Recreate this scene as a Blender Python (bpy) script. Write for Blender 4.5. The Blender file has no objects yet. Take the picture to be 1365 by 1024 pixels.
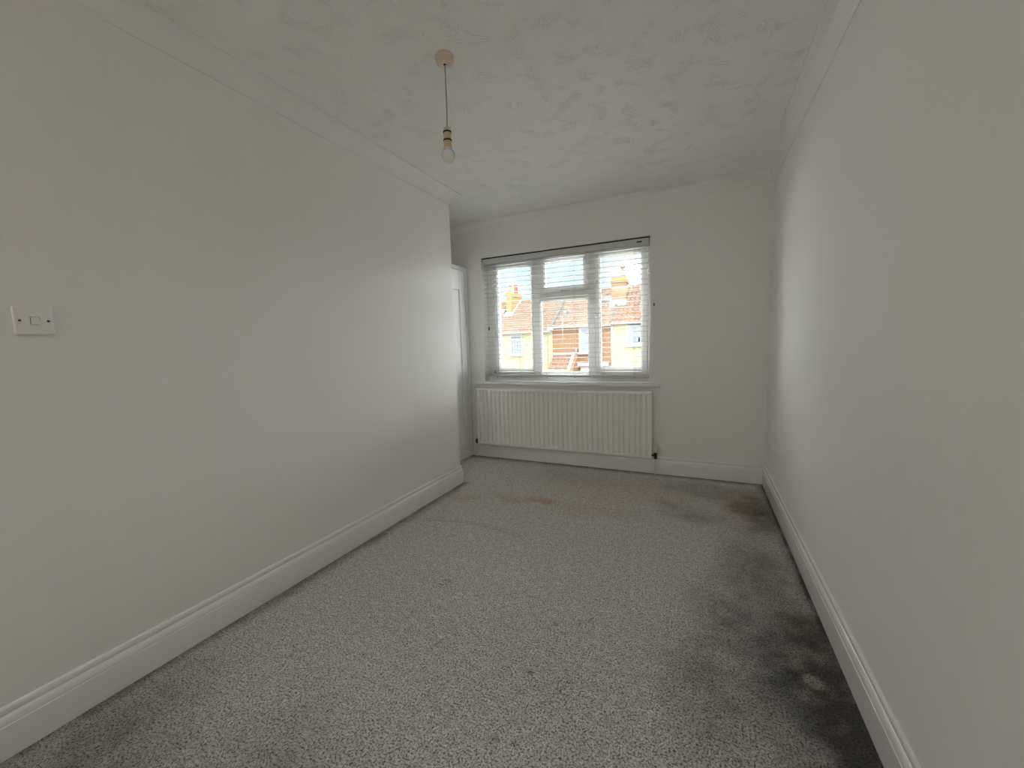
import bpy, math, random
import numpy as np
from mathutils import Matrix, Vector

random.seed(7)
rng = np.random.default_rng(11)
scene = bpy.context.scene
col = scene.collection

# ------------------------------------------------------------------ camera, sky, sun, exposure
cam_data = bpy.data.cameras.new('camera')
cam_data.sensor_fit = 'HORIZONTAL'
cam_data.sensor_width = 36.0
cam_data.lens = 534.3 / 1365 * 36.0
cam_data.clip_start = 0.02
cam_data.clip_end = 400
cam = bpy.data.objects.new('camera', cam_data)
R_ = Vector((0.90620, 0.42176, -0.03038))
U_ = Vector((-0.01389, 0.10150, 0.99474))
F_ = Vector((-0.42262, 0.90101, -0.09784))
m = Matrix(((R_.x, U_.x, -F_.x, 0), (R_.y, U_.y, -F_.y, 0), (R_.z, U_.z, -F_.z, 1.2), (0, 0, 0, 1)))
cam.matrix_world = m
col.objects.link(cam)
scene.camera = cam

scene.view_settings.view_transform = 'Standard'
scene.view_settings.look = 'None'
scene.view_settings.gamma = 1.0
scene.view_settings.use_curve_mapping = False
scene.view_settings.exposure = 2.18
scene.cycles.max_bounces = 16
scene.cycles.diffuse_bounces = 10
scene.cycles.transparent_max_bounces = 24
scene.cycles.sample_clamp_indirect = 30.0

SKY = 4.8
world = bpy.data.worlds.new('sky')
scene.world = world
world.use_nodes = True
wt = world.node_tree
for n in list(wt.nodes):
    wt.nodes.remove(n)
wo = wt.nodes.new('ShaderNodeOutputWorld')
wb = wt.nodes.new('ShaderNodeBackground')
wtc = wt.nodes.new('ShaderNodeTexCoord')
wmap = wt.nodes.new('ShaderNodeMapping')
wmap.inputs['Scale'].default_value = (1.0, 1.0, 2.6)
wmap.inputs['Location'].default_value = (0.755, 2.225, 1.3)
wn = wt.nodes.new('ShaderNodeTexNoise')
wn.inputs['Scale'].default_value = 2.4
wn.inputs['Detail'].default_value = 7
wn.inputs['Roughness'].default_value = 0.55
wr = wt.nodes.new('ShaderNodeValToRGB')
wr.color_ramp.elements[0].position = 0.46
wr.color_ramp.elements[0].color = (0.043, 0.060, 0.070, 1)
wr.color_ramp.elements[1].position = 0.57
wr.color_ramp.elements[1].color = (1.0, 1.0, 1.0, 1)
wre = wr.color_ramp.elements.new(0.515)
wre.color = (0.075, 0.088, 0.094, 1)
wt.links.new(wtc.outputs['Generated'], wmap.inputs['Vector'])
wt.links.new(wmap.outputs['Vector'], wn.inputs['Vector'])
wt.links.new(wn.outputs['Fac'], wr.inputs['Fac'])
wt.links.new(wr.outputs['Color'], wb.inputs['Color'])
wb.inputs['Strength'].default_value = SKY
wt.links.new(wb.outputs['Background'], wo.inputs['Surface'])

sun_d = bpy.data.lights.new('sun', 'SUN')
sun_d.energy = 1.4
sun_d.angle = math.radians(0.6)
sun_d.color = (1.0, 0.93, 0.80)
sun = bpy.data.objects.new('sun', sun_d)
sun.rotation_euler = Vector((0.42, -0.62, 0.66)).to_track_quat('Z', 'Y').to_euler()
sun.location = (10, -20, 20)
col.objects.link(sun)

# unseen square fill light added behind the camera to brighten the room, no fixture
lamp_d = bpy.data.lights.new('rear_fill_light', 'AREA')
lamp_d.shape = 'SQUARE'
lamp_d.size = 0.9
lamp_d.energy = 3.0
lamp_d.color = (1.0, 0.94, 0.88)
lamp = bpy.data.objects.new('rear_fill_light', lamp_d)
lamp.location = (-1.38, -1.75, 2.40)
col.objects.link(lamp)


# ------------------------------------------------------------------ helpers
def tag(o, label=None, cat=None, group=None, kind=None):
    if label: o['label'] = label
    if cat: o['category'] = cat
    if group: o['group'] = group
    if kind: o['kind'] = kind
    return o


def empty(name, loc, label, cat, group=None):
    o = bpy.data.objects.new(name, None)
    o.location = loc
    o.empty_display_size = 0.1
    col.objects.link(o)
    return tag(o, label, cat, group)


class MB:
    def __init__(self):
        self.v, self.f, self.sm = [], [], []

    def add(self, vs, fs, smooth=False):
        b = len(self.v)
        self.v += [tuple(p) for p in vs]
        self.f += [tuple(i + b for i in f) for f in fs]
        self.sm += [smooth] * len(fs)
        return self

    def box(self, x0, x1, y0, y1, z0, z1, bev=0.0):
        if x1 < x0: x0, x1 = x1, x0
        if y1 < y0: y0, y1 = y1, y0
        if z1 < z0: z0, z1 = z1, z0
        if bev <= 0:
            vs = [(x, y, z) for z in (z0, z1) for y in (y0, y1) for x in (x0, x1)]
            fs = [(0, 2, 3, 1), (4, 5, 7, 6), (0, 1, 5, 4), (2, 6, 7, 3), (0, 4, 6, 2), (1, 3, 7, 5)]
            return self.add(vs, fs)
        b = min(bev, (x1 - x0) * .45, (y1 - y0) * .45, (z1 - z0) * .45)
        lo, hi = (x0, y0, z0), (x1, y1, z1)
        vs, idx = [], {}
        for sx in (0, 1):
            for sy in (0, 1):
                for sz in (0, 1):
                    c = [(hi if s else lo)[i] for i, s in enumerate((sx, sy, sz))]
                    inn = [c[i] + (-b if s else b) for i, s in enumerate((sx, sy, sz))]
                    for ax in range(3):
                        p = list(inn)
                        p[ax] = c[ax]
                        idx[(sx, sy, sz, ax)] = len(vs)
                        vs.append(tuple(p))
        fs = []
        for ax in range(3):
            a, c = [i for i in range(3) if i != ax]
            for s in (0, 1):
                q = []
                for (i, j) in ((0, 0), (1, 0), (1, 1), (0, 1)):
                    k = [0, 0, 0]; k[ax] = s; k[a] = i; k[c] = j
                    q.append(idx[tuple(k) + (ax,)])
                fs.append(tuple(q))
        for ax in range(3):                 # edges along ax
            a, c = [i for i in range(3) if i != ax]
            for i in (0, 1):
                for j in (0, 1):
                    q = []
                    for s, d in ((0, a), (1, a), (1, c), (0, c)):
                        k = [0, 0, 0]; k[ax] = s; k[a] = i; k[c] = j
                        q.append(idx[tuple(k) + (d,)])
                    fs.append(tuple(q))
        for sx in (0, 1):
            for sy in (0, 1):
                for sz in (0, 1):
                    fs.append(tuple(idx[(sx, sy, sz, a)] for a in range(3)))
        return self.add(vs, fs)

    def lathe(self, cx, cy, prof, n=20, smooth=True):
        """prof: (radius, z) from top or bottom, closed with caps"""
        vs = []
        for r, z in prof:
            for k in range(n):
                a = 2 * math.pi * k / n
                vs.append((cx + r * math.cos(a), cy + r * math.sin(a), z))
        fs = []
        for i in range(len(prof) - 1):
            for k in range(n):
                k2 = (k + 1) % n
                fs.append((i * n + k, i * n + k2, (i + 1) * n + k2, (i + 1) * n + k))
        fs.append(tuple(range(n)))
        fs.append(tuple((len(prof) - 1) * n + k for k in range(n)))
        return self.add(vs, fs, smooth)

    def tube(self, pts, r, n=8, smooth=True):
        pts = [Vector(p) for p in pts]
        vs = []
        for i, p in enumerate(pts):
            t = (pts[min(i + 1, len(pts) - 1)] - pts[max(i - 1, 0)]).normalized()
            ref = Vector((0, 0, 1)) if abs(t.z) < 0.9 else Vector((1, 0, 0))
            a = t.cross(ref).normalized()
            b = t.cross(a)
            for k in range(n):
                w = 2 * math.pi * k / n
                vs.append(tuple(p + a * (r * math.cos(w)) + b * (r * math.sin(w))))
        fs = []
        for i in range(len(pts) - 1):
            for k in range(n):
                k2 = (k + 1) % n
                fs.append((i * n + k, i * n + k2, (i + 1) * n + k2, (i + 1) * n + k))
        fs.append(tuple(range(n)))
        fs.append(tuple((len(pts) - 1) * n + k for k in range(n)))
        return self.add(vs, fs, smooth)

    def sweep(self, path, prof, z0=0.0):
        """profile (offset to the LEFT of the path direction, z) along a 2D polyline with mitred corners"""
        P = [Vector((p[0], p[1])) for p in path]
        n = len(prof)
        vs = []
        for i, p in enumerate(P):
            d0 = (P[i] - P[i - 1]).normalized() if i > 0 else None
            d1 = (P[i + 1] - P[i]).normalized() if i < len(P) - 1 else None
            if d0 is None: d0 = d1
            if d1 is None: d1 = d0
            n0 = Vector((-d0.y, d0.x)); n1 = Vector((-d1.y, d1.x))
            mt = (n0 + n1)
            mt = mt / max(1e-6, mt.dot(n0))
            for (o, z) in prof:
                q = p + mt * o
                vs.append((q.x, q.y, z0 + z))
        fs = []
        for i in range(len(P) - 1):
            for k in range(n):
                k2 = (k + 1) % n
                fs.append((i * n + k, i * n + k2, (i + 1) * n + k2, (i + 1) * n + k))
        fs.append(tuple(range(n)))
        fs.append(tuple((len(P) - 1) * n + k for k in range(n)))
        self.sharp = 38
        return self.add(vs, fs, True)

    def prism(self, poly, axis, a0, a1):
        """polygon in the two other axes, extruded along axis from a0 to a1"""
        n = len(poly)
        vs = []
        for a in (a0, a1):
            for (p, q) in poly:
                c = [p, q]
                c.insert(axis, a)
                vs.append(tuple(c))
        fs = [tuple(range(n)), tuple(range(n, 2 * n))]
        for k in range(n):
            k2 = (k + 1) % n
            fs.append((k, k2, n + k2, n + k))
        return self.add(vs, fs)

    def build(self, name, mat, parent=None, origin=None):
        me = bpy.data.meshes.new(name)
        org = Vector(origin) if origin is not None else None
        ploc = parent_loc(parent)
        off = org if org is not None else ploc
        me.from_pydata([tuple(Vector(v) - off) for v in self.v], [], self.f)
        me.validate()
        import bmesh
        bm = bmesh.new()
        bm.from_mesh(me)
        bmesh.ops.recalc_face_normals(bm, faces=bm.faces)
        bm.to_mesh(me)
        bm.free()
        if len(me.polygons) == len(self.sm):
            me.polygons.foreach_set('use_smooth', self.sm)
        if getattr(self, 'sharp', None):
            me.set_sharp_from_angle(angle=math.radians(self.sharp))
        me.materials.append(mat)
        o = bpy.data.objects.new(name, me)
        col.objects.link(o)
        o.location = off - ploc
        if parent is not None:
            o.parent = parent
        return o


def parent_loc(p):
    v = Vector((0, 0, 0))
    while p is not None:
        v = v + p.location
        p = p.parent
    return v


# ------------------------------------------------------------------ materials
def new_mat(name):
    mt = bpy.data.materials.new(name)
    mt.use_nodes = True
    nt = mt.node_tree
    return mt, nt, nt.nodes['Principled BSDF']


def N(nt, kind, **kw):
    n = nt.nodes.new('ShaderNode' + kind)
    for k, v in kw.items():
        if k in n.inputs: n.inputs[k].default_value = v
        else: setattr(n, k, v)
    return n


def math_(nt, op, a, b=None, clamp=False):
    n = nt.nodes.new('ShaderNodeMath')
    n.operation = op
    n.use_clamp = clamp
    for i, x in enumerate((a, b)):
        if x is None: continue
        if isinstance(x, (int, float)): n.inputs[i].default_value = x
        else: nt.links.new(x, n.inputs[i])
    return n.outputs[0]


def mix_col(nt, fac, a, b, blend='MIX'):
    n = nt.nodes.new('ShaderNodeMix')
    n.data_type = 'RGBA'
    n.blend_type = blend
    for sock, x in ((n.inputs[0], fac), (n.inputs[6], a), (n.inputs[7], b)):
        if isinstance(x, (int, float)): sock.default_value = x
        elif isinstance(x, tuple): sock.default_value = x if len(x) == 4 else x + (1,)
        else: nt.links.new(x, sock)
    return n.outputs[2]


def plain(name, rgb, rough=0.5, var=0.04, scale=8.0, bump=0.0, bscale=60.0, metal=0.0, spec=0.5):
    mt, nt, bs = new_mat(name)
    tc = N(nt, 'TexCoord')
    no = N(nt, 'TexNoise', Scale=scale, Detail=4.0)
    nt.links.new(tc.outputs['Object'], no.inputs['Vector'])
    lo = tuple(c * (1 - var) for c in rgb)
    hi = tuple(min(1, c * (1 + var)) for c in rgb)
    c = mix_col(nt, no.outputs['Fac'], lo, hi)
    nt.links.new(c, bs.inputs['Base Color'])
    bs.inputs['Roughness'].default_value = rough
    bs.inputs['Metallic'].default_value = metal
    bs.inputs['Specular IOR Level'].default_value = spec
    if bump > 0:
        n2 = N(nt, 'TexNoise', Scale=bscale, Detail=3.0)
        nt.links.new(tc.outputs['Object'], n2.inputs['Vector'])
        bp = N(nt, 'Bump', Strength=bump, Distance=0.004)
        nt.links.new(n2.outputs['Fac'], bp.inputs['Height'])
        nt.links.new(bp.outputs['Normal'], bs.inputs['Normal'])
    return mt


def wall_paint():
    mt, nt, bs = new_mat('white_emulsion')
    tc = N(nt, 'TexCoord')
    mp = N(nt, 'Mapping')
    mp.inputs['Scale'].default_value = (9, 9, 0.9)
    nt.links.new(tc.outputs['Object'], mp.inputs['Vector'])
    streak = N(nt, 'TexNoise', Scale=1.3, Detail=3.0)
    nt.links.new(mp.outputs['Vector'], streak.inputs['Vector'])
    blot = N(nt, 'TexNoise', Scale=2.2, Detail=4.0)
    nt.links.new(tc.outputs['Object'], blot.inputs['Vector'])
    f = math_(nt, 'MULTIPLY_ADD', streak.outputs['Fac'], 0.5)
    s = math_(nt, 'MULTIPLY', blot.outputs['Fac'], 0.5)
    f = math_(nt, 'ADD', math_(nt, 'MULTIPLY', streak.outputs['Fac'], 0.5), s)
    c = mix_col(nt, f, (0.85, 0.84, 0.815), (0.89, 0.885, 0.87))
    nt.links.new(c, bs.inputs['Base Color'])
    bs.inputs['Roughness'].default_value = 0.55
    bs.inputs['Specular IOR Level'].default_value = 0.35
    g = N(nt, 'TexNoise', Scale=190.0, Detail=2.0)
    g2 = N(nt, 'TexNoise', Scale=14.0, Detail=3.0)
    nt.links.new(tc.outputs['Object'], g.inputs['Vector'])
    nt.links.new(mp.outputs['Vector'], g2.inputs['Vector'])
    h = math_(nt, 'ADD', math_(nt, 'MULTIPLY', g.outputs['Fac'], 0.35), math_(nt, 'MULTIPLY', g2.outputs['Fac'], 0.5))
    bp = N(nt, 'Bump', Strength=0.12, Distance=0.003)
    nt.links.new(h, bp.inputs['Height'])
    nt.links.new(bp.outputs['Normal'], bs.inputs['Normal'])
    return mt


def artex():
    """white ceiling with brushed swirls of textured plaster"""
    mt, nt, bs = new_mat('textured_ceiling')
    tc = N(nt, 'TexCoord')
    base = N(nt, 'TexNoise', Scale=1.5, Detail=3.0)
    nt.links.new(tc.outputs['Object'], base.inputs['Vector'])
    c = mix_col(nt, base.outputs['Fac'], (0.85, 0.84, 0.815), (0.89, 0.885, 0.87))
    nt.links.new(c, bs.inputs['Base Color'])
    bs.inputs['Roughness'].default_value = 0.6
    warp = N(nt, 'TexNoise', Scale=9.0, Detail=4.0)
    nt.links.new(tc.outputs['Object'], warp.inputs['Vector'])
    wv = mix_col(nt, 0.12, tc.outputs['Object'], warp.outputs['Color'], 'ADD')
    vo = N(nt, 'TexVoronoi', Scale=6.0)
    nt.links.new(wv, vo.inputs['Vector'])
    arcs = math_(nt, 'SINE', math_(nt, 'MULTIPLY', vo.outputs['Distance'], 78.0))
    arcs = math_(nt, 'POWER', math_(nt, 'MULTIPLY_ADD', arcs, 0.5), 2.0) if False else arcs
    mask = N(nt, 'TexNoise', Scale=9.0, Detail=3.0)
    nt.links.new(tc.outputs['Object'], mask.inputs['Vector'])
    mr = N(nt, 'MapRange')
    mr.inputs['From Min'].default_value = 0.50
    mr.inputs['From Max'].default_value = 0.68
    nt.links.new(mask.outputs['Fac'], mr.inputs['Value'])
    fine = N(nt, 'TexNoise', Scale=75.0, Detail=4.0, Roughness=0.7)
    nt.links.new(wv, fine.inputs['Vector'])
    h = math_(nt, 'MULTIPLY', math_(nt, 'ADD', arcs, math_(nt, 'MULTIPLY', fine.outputs['Fac'], 2.5)), mr.outputs['Result'])
    soft = N(nt, 'TexNoise', Scale=26.0, Detail=2.0)
    nt.links.new(tc.outputs['Object'], soft.inputs['Vector'])
    h = math_(nt, 'ADD', h, math_(nt, 'MULTIPLY', soft.outputs['Fac'], 0.6))
    bp = N(nt, 'Bump', Strength=0.62, Distance=0.004)
    nt.links.new(h, bp.inputs['Height'])
    nt.links.new(bp.outputs['Normal'], bs.inputs['Normal'])
    return mt


def carpet_mat():
    mt, nt, bs = new_mat('grey_carpet')
    tc = N(nt, 'TexCoord')
    fl = N(nt, 'TexNoise', Scale=150.0, Detail=4.0, Roughness=0.8)
    nt.links.new(tc.outputs['Object'], fl.inputs['Vector'])
    r = N(nt, 'ValToRGB')
    e = r.color_ramp.elements
    e[0].position = 0.40; e[0].color = (0.07, 0.068, 0.066, 1)
    e[1].position = 0.60; e[1].color = (1.0, 0.985, 0.965, 1)
    k = e.new(0.49); k.color = (0.71, 0.695, 0.672, 1)
    nt.links.new(fl.outputs['Fac'], r.inputs['Fac'])
    big = N(nt, 'TexNoise', Scale=5.0, Detail=5.0)
    nt.links.new(tc.outputs['Object'], big.inputs['Vector'])
    mid = N(nt, 'TexNoise', Scale=34.0, Detail=5.0, Roughness=0.7)
    nt.links.new(tc.outputs['Object'], mid.inputs['Vector'])
    mr = N(nt, 'ValToRGB')
    mr.color_ramp.elements[0].position = 0.34; mr.color_ramp.elements[0].color = (0.74, 0.73, 0.715, 1)
    mr.color_ramp.elements[1].position = 0.60; mr.color_ramp.elements[1].color = (1.0, 0.995, 0.985, 1)
    nt.links.new(mid.outputs['Fac'], mr.inputs['Fac'])
    c = mix_col(nt, 1.0, r.outputs['Color'], mr.outputs['Color'], 'MULTIPLY')
    c = mix_col(nt, big.outputs['Fac'], c, (0.96, 0.955, 0.95), 'MULTIPLY')
    ab = N(nt, 'Attribute', attribute_name='stain_brown')
    c = mix_col(nt, ab.outputs['Fac'], c, mix_col(nt, 1.0, c, (0.80, 0.58, 0.36), 'MULTIPLY'))
    ad = N(nt, 'Attribute', attribute_name='stain_and_shade')
    c = mix_col(nt, ad.outputs['Fac'], c, mix_col(nt, 1.0, c, (0.115, 0.12, 0.125), 'MULTIPLY'))
    nt.links.new(c, bs.inputs['Base Color'])
    bs.inputs['Roughness'].default_value = 0.95
    bs.inputs['Specular IOR Level'].default_value = 0.1
    bs.inputs['Sheen Weight'].default_value = 0.15
    n2 = N(nt, 'TexNoise', Scale=150.0, Detail=4.0, Roughness=0.8)
    nt.links.new(tc.outputs['Object'], n2.inputs['Vector'])
    bp = N(nt, 'Bump', Strength=0.9, Distance=0.006)
    nt.links.new(n2.outputs['Fac'], bp.inputs['Height'])
    nt.links.new(bp.outputs['Normal'], bs.inputs['Normal'])
    return mt


def brick_mat(name, c1, c2, mortar):
    mt, nt, bs = new_mat(name)
    g = N(nt, 'NewGeometry')
    sx = N(nt, 'SeparateXYZ')
    nt.links.new(g.outputs['Position'], sx.inputs['Vector'])
    cx = N(nt, 'CombineXYZ')
    nt.links.new(math_(nt, 'ADD', sx.outputs['X'], sx.outputs['Y']), cx.inputs['X'])
    nt.links.new(sx.outputs['Z'], cx.inputs['Y'])
    br = N(nt, 'TexBrick', Scale=1.0)
    br.inputs['Brick Width'].default_value = 0.225
    br.inputs['Row Height'].default_value = 0.075
    br.inputs['Mortar Size'].default_value = 0.010
    br.inputs['Color1'].default_value = c1 + (1,)
    br.inputs['Color2'].default_value = c2 + (1,)
    br.inputs['Mortar'].default_value = mortar + (1,)
    nt.links.new(cx.outputs['Vector'], br.inputs['Vector'])
    no = N(nt, 'TexNoise', Scale=2.5, Detail=6.0)
    nt.links.new(g.outputs['Position'], no.inputs['Vector'])
    c = mix_col(nt, no.outputs['Fac'], br.outputs['Color'], (0.72, 0.66, 0.6), 'MULTIPLY')
    nt.links.new(c, bs.inputs['Base Color'])
    bs.inputs['Roughness'].default_value = 0.9
    bp = N(nt, 'Bump', Strength=0.5, Distance=0.01)
    bp.invert = True
    nt.links.new(br.outputs['Fac'], bp.inputs['Height'])
    nt.links.new(bp.outputs['Normal'], bs.inputs['Normal'])
    return mt


def tile_mat(name, lo, hi):
    mt, nt, bs = new_mat(name)
    g = N(nt, 'NewGeometry')
    no = N(nt, 'TexNoise', Scale=3.5, Detail=6.0, Roughness=0.7)
    nt.links.new(g.outputs['Position'], no.inputs['Vector'])
    vo = N(nt, 'TexVoronoi', Scale=3.6)
    nt.links.new(g.outputs['Position'], vo.inputs['Vector'])
    sp = N(nt, 'SeparateColor')
    nt.links.new(vo.outputs['Color'], sp.inputs['Color'])
    f = math_(nt, 'ADD', math_(nt, 'MULTIPLY', no.outputs['Fac'], 0.7), math_(nt, 'MULTIPLY', sp.outputs[0], 0.35))
    c = mix_col(nt, f, lo, hi)
    nt.links.new(c, bs.inputs['Base Color'])
    bs.inputs['Roughness'].default_value = 0.85
    return mt


def glass_mat(name, tint=(1, 1, 1), refl=0.07):
    mt = bpy.data.materials.new(name)
    mt.use_nodes = True
    nt = mt.node_tree
    for n in list(nt.nodes): nt.nodes.remove(n)
    out = nt.nodes.new('ShaderNodeOutputMaterial')
    tr = nt.nodes.new('ShaderNodeBsdfTransparent')
    tr.inputs['Color'].default_value = tint + (1,)
    gl = nt.nodes.new('ShaderNodeBsdfGlossy')
    gl.inputs['Roughness'].default_value = 0.02
    mx = nt.nodes.new('ShaderNodeMixShader')
    mx.inputs['Fac'].default_value = refl
    nt.links.new(tr.outputs[0], mx.inputs[1])
    nt.links.new(gl.outputs[0], mx.inputs[2])
    nt.links.new(mx.outputs[0], out.inputs['Surface'])
    return mt


M = {}
M['wall'] = wall_paint()
M['ceiling'] = artex()
M['carpet'] = carpet_mat()
M['cove'] = plain('white_coving_paint', (0.86, 0.855, 0.835), 0.55, 0.02, 5)
M['gloss'] = plain('white_satinwood', (0.87, 0.868, 0.862), 0.13, 0.02, 4, 0.02, 30, spec=0.6)
M['rad'] = plain('cream_white_enamel', (0.89, 0.88, 0.84), 0.30, 0.015, 3)
M['upvc'] = plain('white_window_plastic', (0.84, 0.84, 0.82), 0.30, 0.02, 4)
M['slat'] = plain('white_blind_slat', (0.64, 0.64, 0.635), 0.35, 0.02, 6)
M['cord'] = plain('grey_cord', (0.42, 0.41, 0.38), 0.8, 0.05)
M['ward'] = plain('white_painted_wood', (0.80, 0.80, 0.80), 0.35, 0.02, 3, 0.05, 40)
M['plastic'] = plain('white_switch_plastic', (0.88, 0.87, 0.845), 0.35, 0.01)
M['aged'] = plain('yellowed_plastic', (0.72, 0.62, 0.50), 0.4, 0.05, 30)
M['aged_cream'] = plain('cream_bakelite', (0.70, 0.54, 0.30), 0.4, 0.05, 30)
M['brown'] = plain('dark_brown_plastic', (0.03, 0.010, 0.008), 0.4, 0.1)
M['flex'] = plain('aged_white_flex', (0.42, 0.36, 0.27), 0.6, 0.05)
M['dark'] = plain('dark_metal', (0.025, 0.023, 0.02), 0.45, 0.2)
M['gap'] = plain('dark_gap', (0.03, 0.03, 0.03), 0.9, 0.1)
M['pipe'] = plain('painted_pipe', (0.78, 0.76, 0.70), 0.35, 0.03)
M['trv'] = plain('cream_valve_plastic', (0.78, 0.74, 0.62), 0.4, 0.03)
M['pane'] = glass_mat('window_glass', (0.97, 0.985, 0.98), 0.05)
M['bulb'] = plain('pearl_bulb_glass', (0.86, 0.86, 0.83), 0.08, 0.01)
M['brass'] = plain('brass_cap', (0.55, 0.40, 0.18), 0.35, 0.05, metal=1.0)
M['render_cream'] = plain('cream_render', (0.260, 0.218, 0.130), 0.9, 0.06, 1.2, 0.2, 25)
M['render_pale'] = plain('pale_cream_render', (0.265, 0.232, 0.142), 0.9, 0.06, 1.2, 0.2, 25)
M['brick'] = brick_mat('orange_brick', (0.195, 0.089, 0.034), (0.126, 0.057, 0.026), (0.205, 0.155, 0.098))
M['brick_stock'] = brick_mat('stock_brick', (0.201, 0.105, 0.045), (0.137, 0.064, 0.026), (0.212, 0.169, 0.105))
M['brick_yellow'] = brick_mat('yellow_stock_brick', (0.263, 0.171, 0.049), (0.217, 0.132, 0.037), (0.263, 0.201, 0.091))
M['tile_pink'] = tile_mat('faded_clay_tile', (0.085, 0.046, 0.029), (0.192, 0.126, 0.088))
M['tile_tan'] = tile_mat('tan_concrete_tile', (0.091, 0.053, 0.034), (0.192, 0.133, 0.094))
M['tile_red'] = tile_mat('weathered_pantile', (0.070, 0.032, 0.022), (0.192, 0.112, 0.070))
M['lead'] = plain('lead_flashing', (0.040, 0.038, 0.038), 0.6, 0.15, 6)
M['white_trim'] = plain('white_exterior_paint', (0.286, 0.286, 0.281), 0.6, 0.04)
M['gutter'] = plain('grey_white_gutter', (0.192, 0.189, 0.178), 0.5, 0.06)
M['far_glass'] = plain('curtained_window_pane', (0.105, 0.125, 0.14), 0.15, 0.25, 5)
M['net'] = plain('net_curtain', (0.66, 0.69, 0.70), 0.9, 0.12, 12)
M['skylight'] = plain('slate_blue_glass', (0.030, 0.036, 0.054), 0.15, 0.2)
M['pot_red'] = plain('red_clay_pot', (0.167, 0.039, 0.025), 0.8, 0.1)
M['pot_buff'] = plain('buff_clay_pot', (0.187, 0.146, 0.080), 0.8, 0.1)
M['pot_white'] = plain('pale_clay_pot', (0.170, 0.155, 0.133), 0.8, 0.08)
M['dish'] = plain('grey_dish', (0.053, 0.055, 0.057), 0.5, 0.1)
M['galv'] = plain('galvanised_metal', (0.45, 0.46, 0.47), 0.4, 0.1, metal=0.6)
M['asphalt'] = plain('pale_concrete', (0.38, 0.37, 0.355), 0.9, 0.15, 3)
M['paving'] = plain('grey_paving', (0.40, 0.39, 0.37), 0.9, 0.1, 3)

# ------------------------------------------------------------------ room dimensions (metres, camera above the origin)
XR, XL, YB, YE, ZC = 0.498, -1.8945, 3.745, 2.9165, 2.4556
YF, XA = -2.3, -2.87             # unseen end wall, set back for the fill light; far side of the alcove
WX0, WX1, WZ0, WZ1 = -2.072, -0.397, 0.785, 2.1005
T = 0.28


def struct(mb, name, mat):
    return tag(mb.build(name, mat), kind='structure')


# walls, ceiling
struct(MB().box(XR, XR + T, YF - T, YB + T, -0.2, ZC + .2), 'wall_right', M['wall'])
struct(MB().box(XA - .02, XL, YF - T, YE, -0.2, ZC + .2), 'wall_left', M['wall'])
struct(MB().box(XA - T, XA, YE - .02, YB + T, -0.2, ZC + .2), 'wall_alcove', M['wall'])
struct(MB().box(XL, XR, YF - T, YF, -0.2, ZC + .2), 'wall_front', M['wall'])
wb_ = MB()
wb_.box(XA, WX0, YB, YB + T, -0.2, ZC + .2)
wb_.box(WX1, XR, YB, YB + T, -0.2, ZC + .2)
wb_.box(WX0, WX1, YB, YB + T, -0.2, WZ0)
wb_.box(WX0, WX1, YB, YB + T, WZ1, ZC + .2)
struct(wb_, 'wall_back', M['wall'])
struct(MB().box(XA - T, XR + T, YF - T, YB + T, ZC, ZC + .25), 'ceiling', M['ceiling'])


# carpet: a fine grid with pile undulation, furniture dents, dirt, stains and painted shade held as attributes
def vnoise(x, y, s, seed):
    g = np.random.default_rng(seed).random((256, 256))
    u, v = x * s + 500.3, y * s + 500.7
    i, j = np.floor(u).astype(int), np.floor(v).astype(int)
    a, b = u - i, v - j
    a, b = a * a * (3 - 2 * a), b * b * (3 - 2 * b)
    i0, j0, i1, j1 = i % 256, j % 256, (i + 1) % 256, (j + 1) % 256
    return (g[i0, j0] * (1 - a) + g[i1, j0] * a) * (1 - b) + (g[i0, j1] * (1 - a) + g[i1, j1] * a) * b


def fbm(x, y, s, seed, o=4):
    t, w, tot = 0, 1, 0
    for k in range(o):
        t = t + w * vnoise(x, y, s * 2 ** k, seed + k)
        tot += w
        w *= .55
    return t / tot


def sstep(a, b, x):
    t = np.clip((x - a) / (b - a), 0, 1)
    return t * t * (3 - 2 * t)


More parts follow.
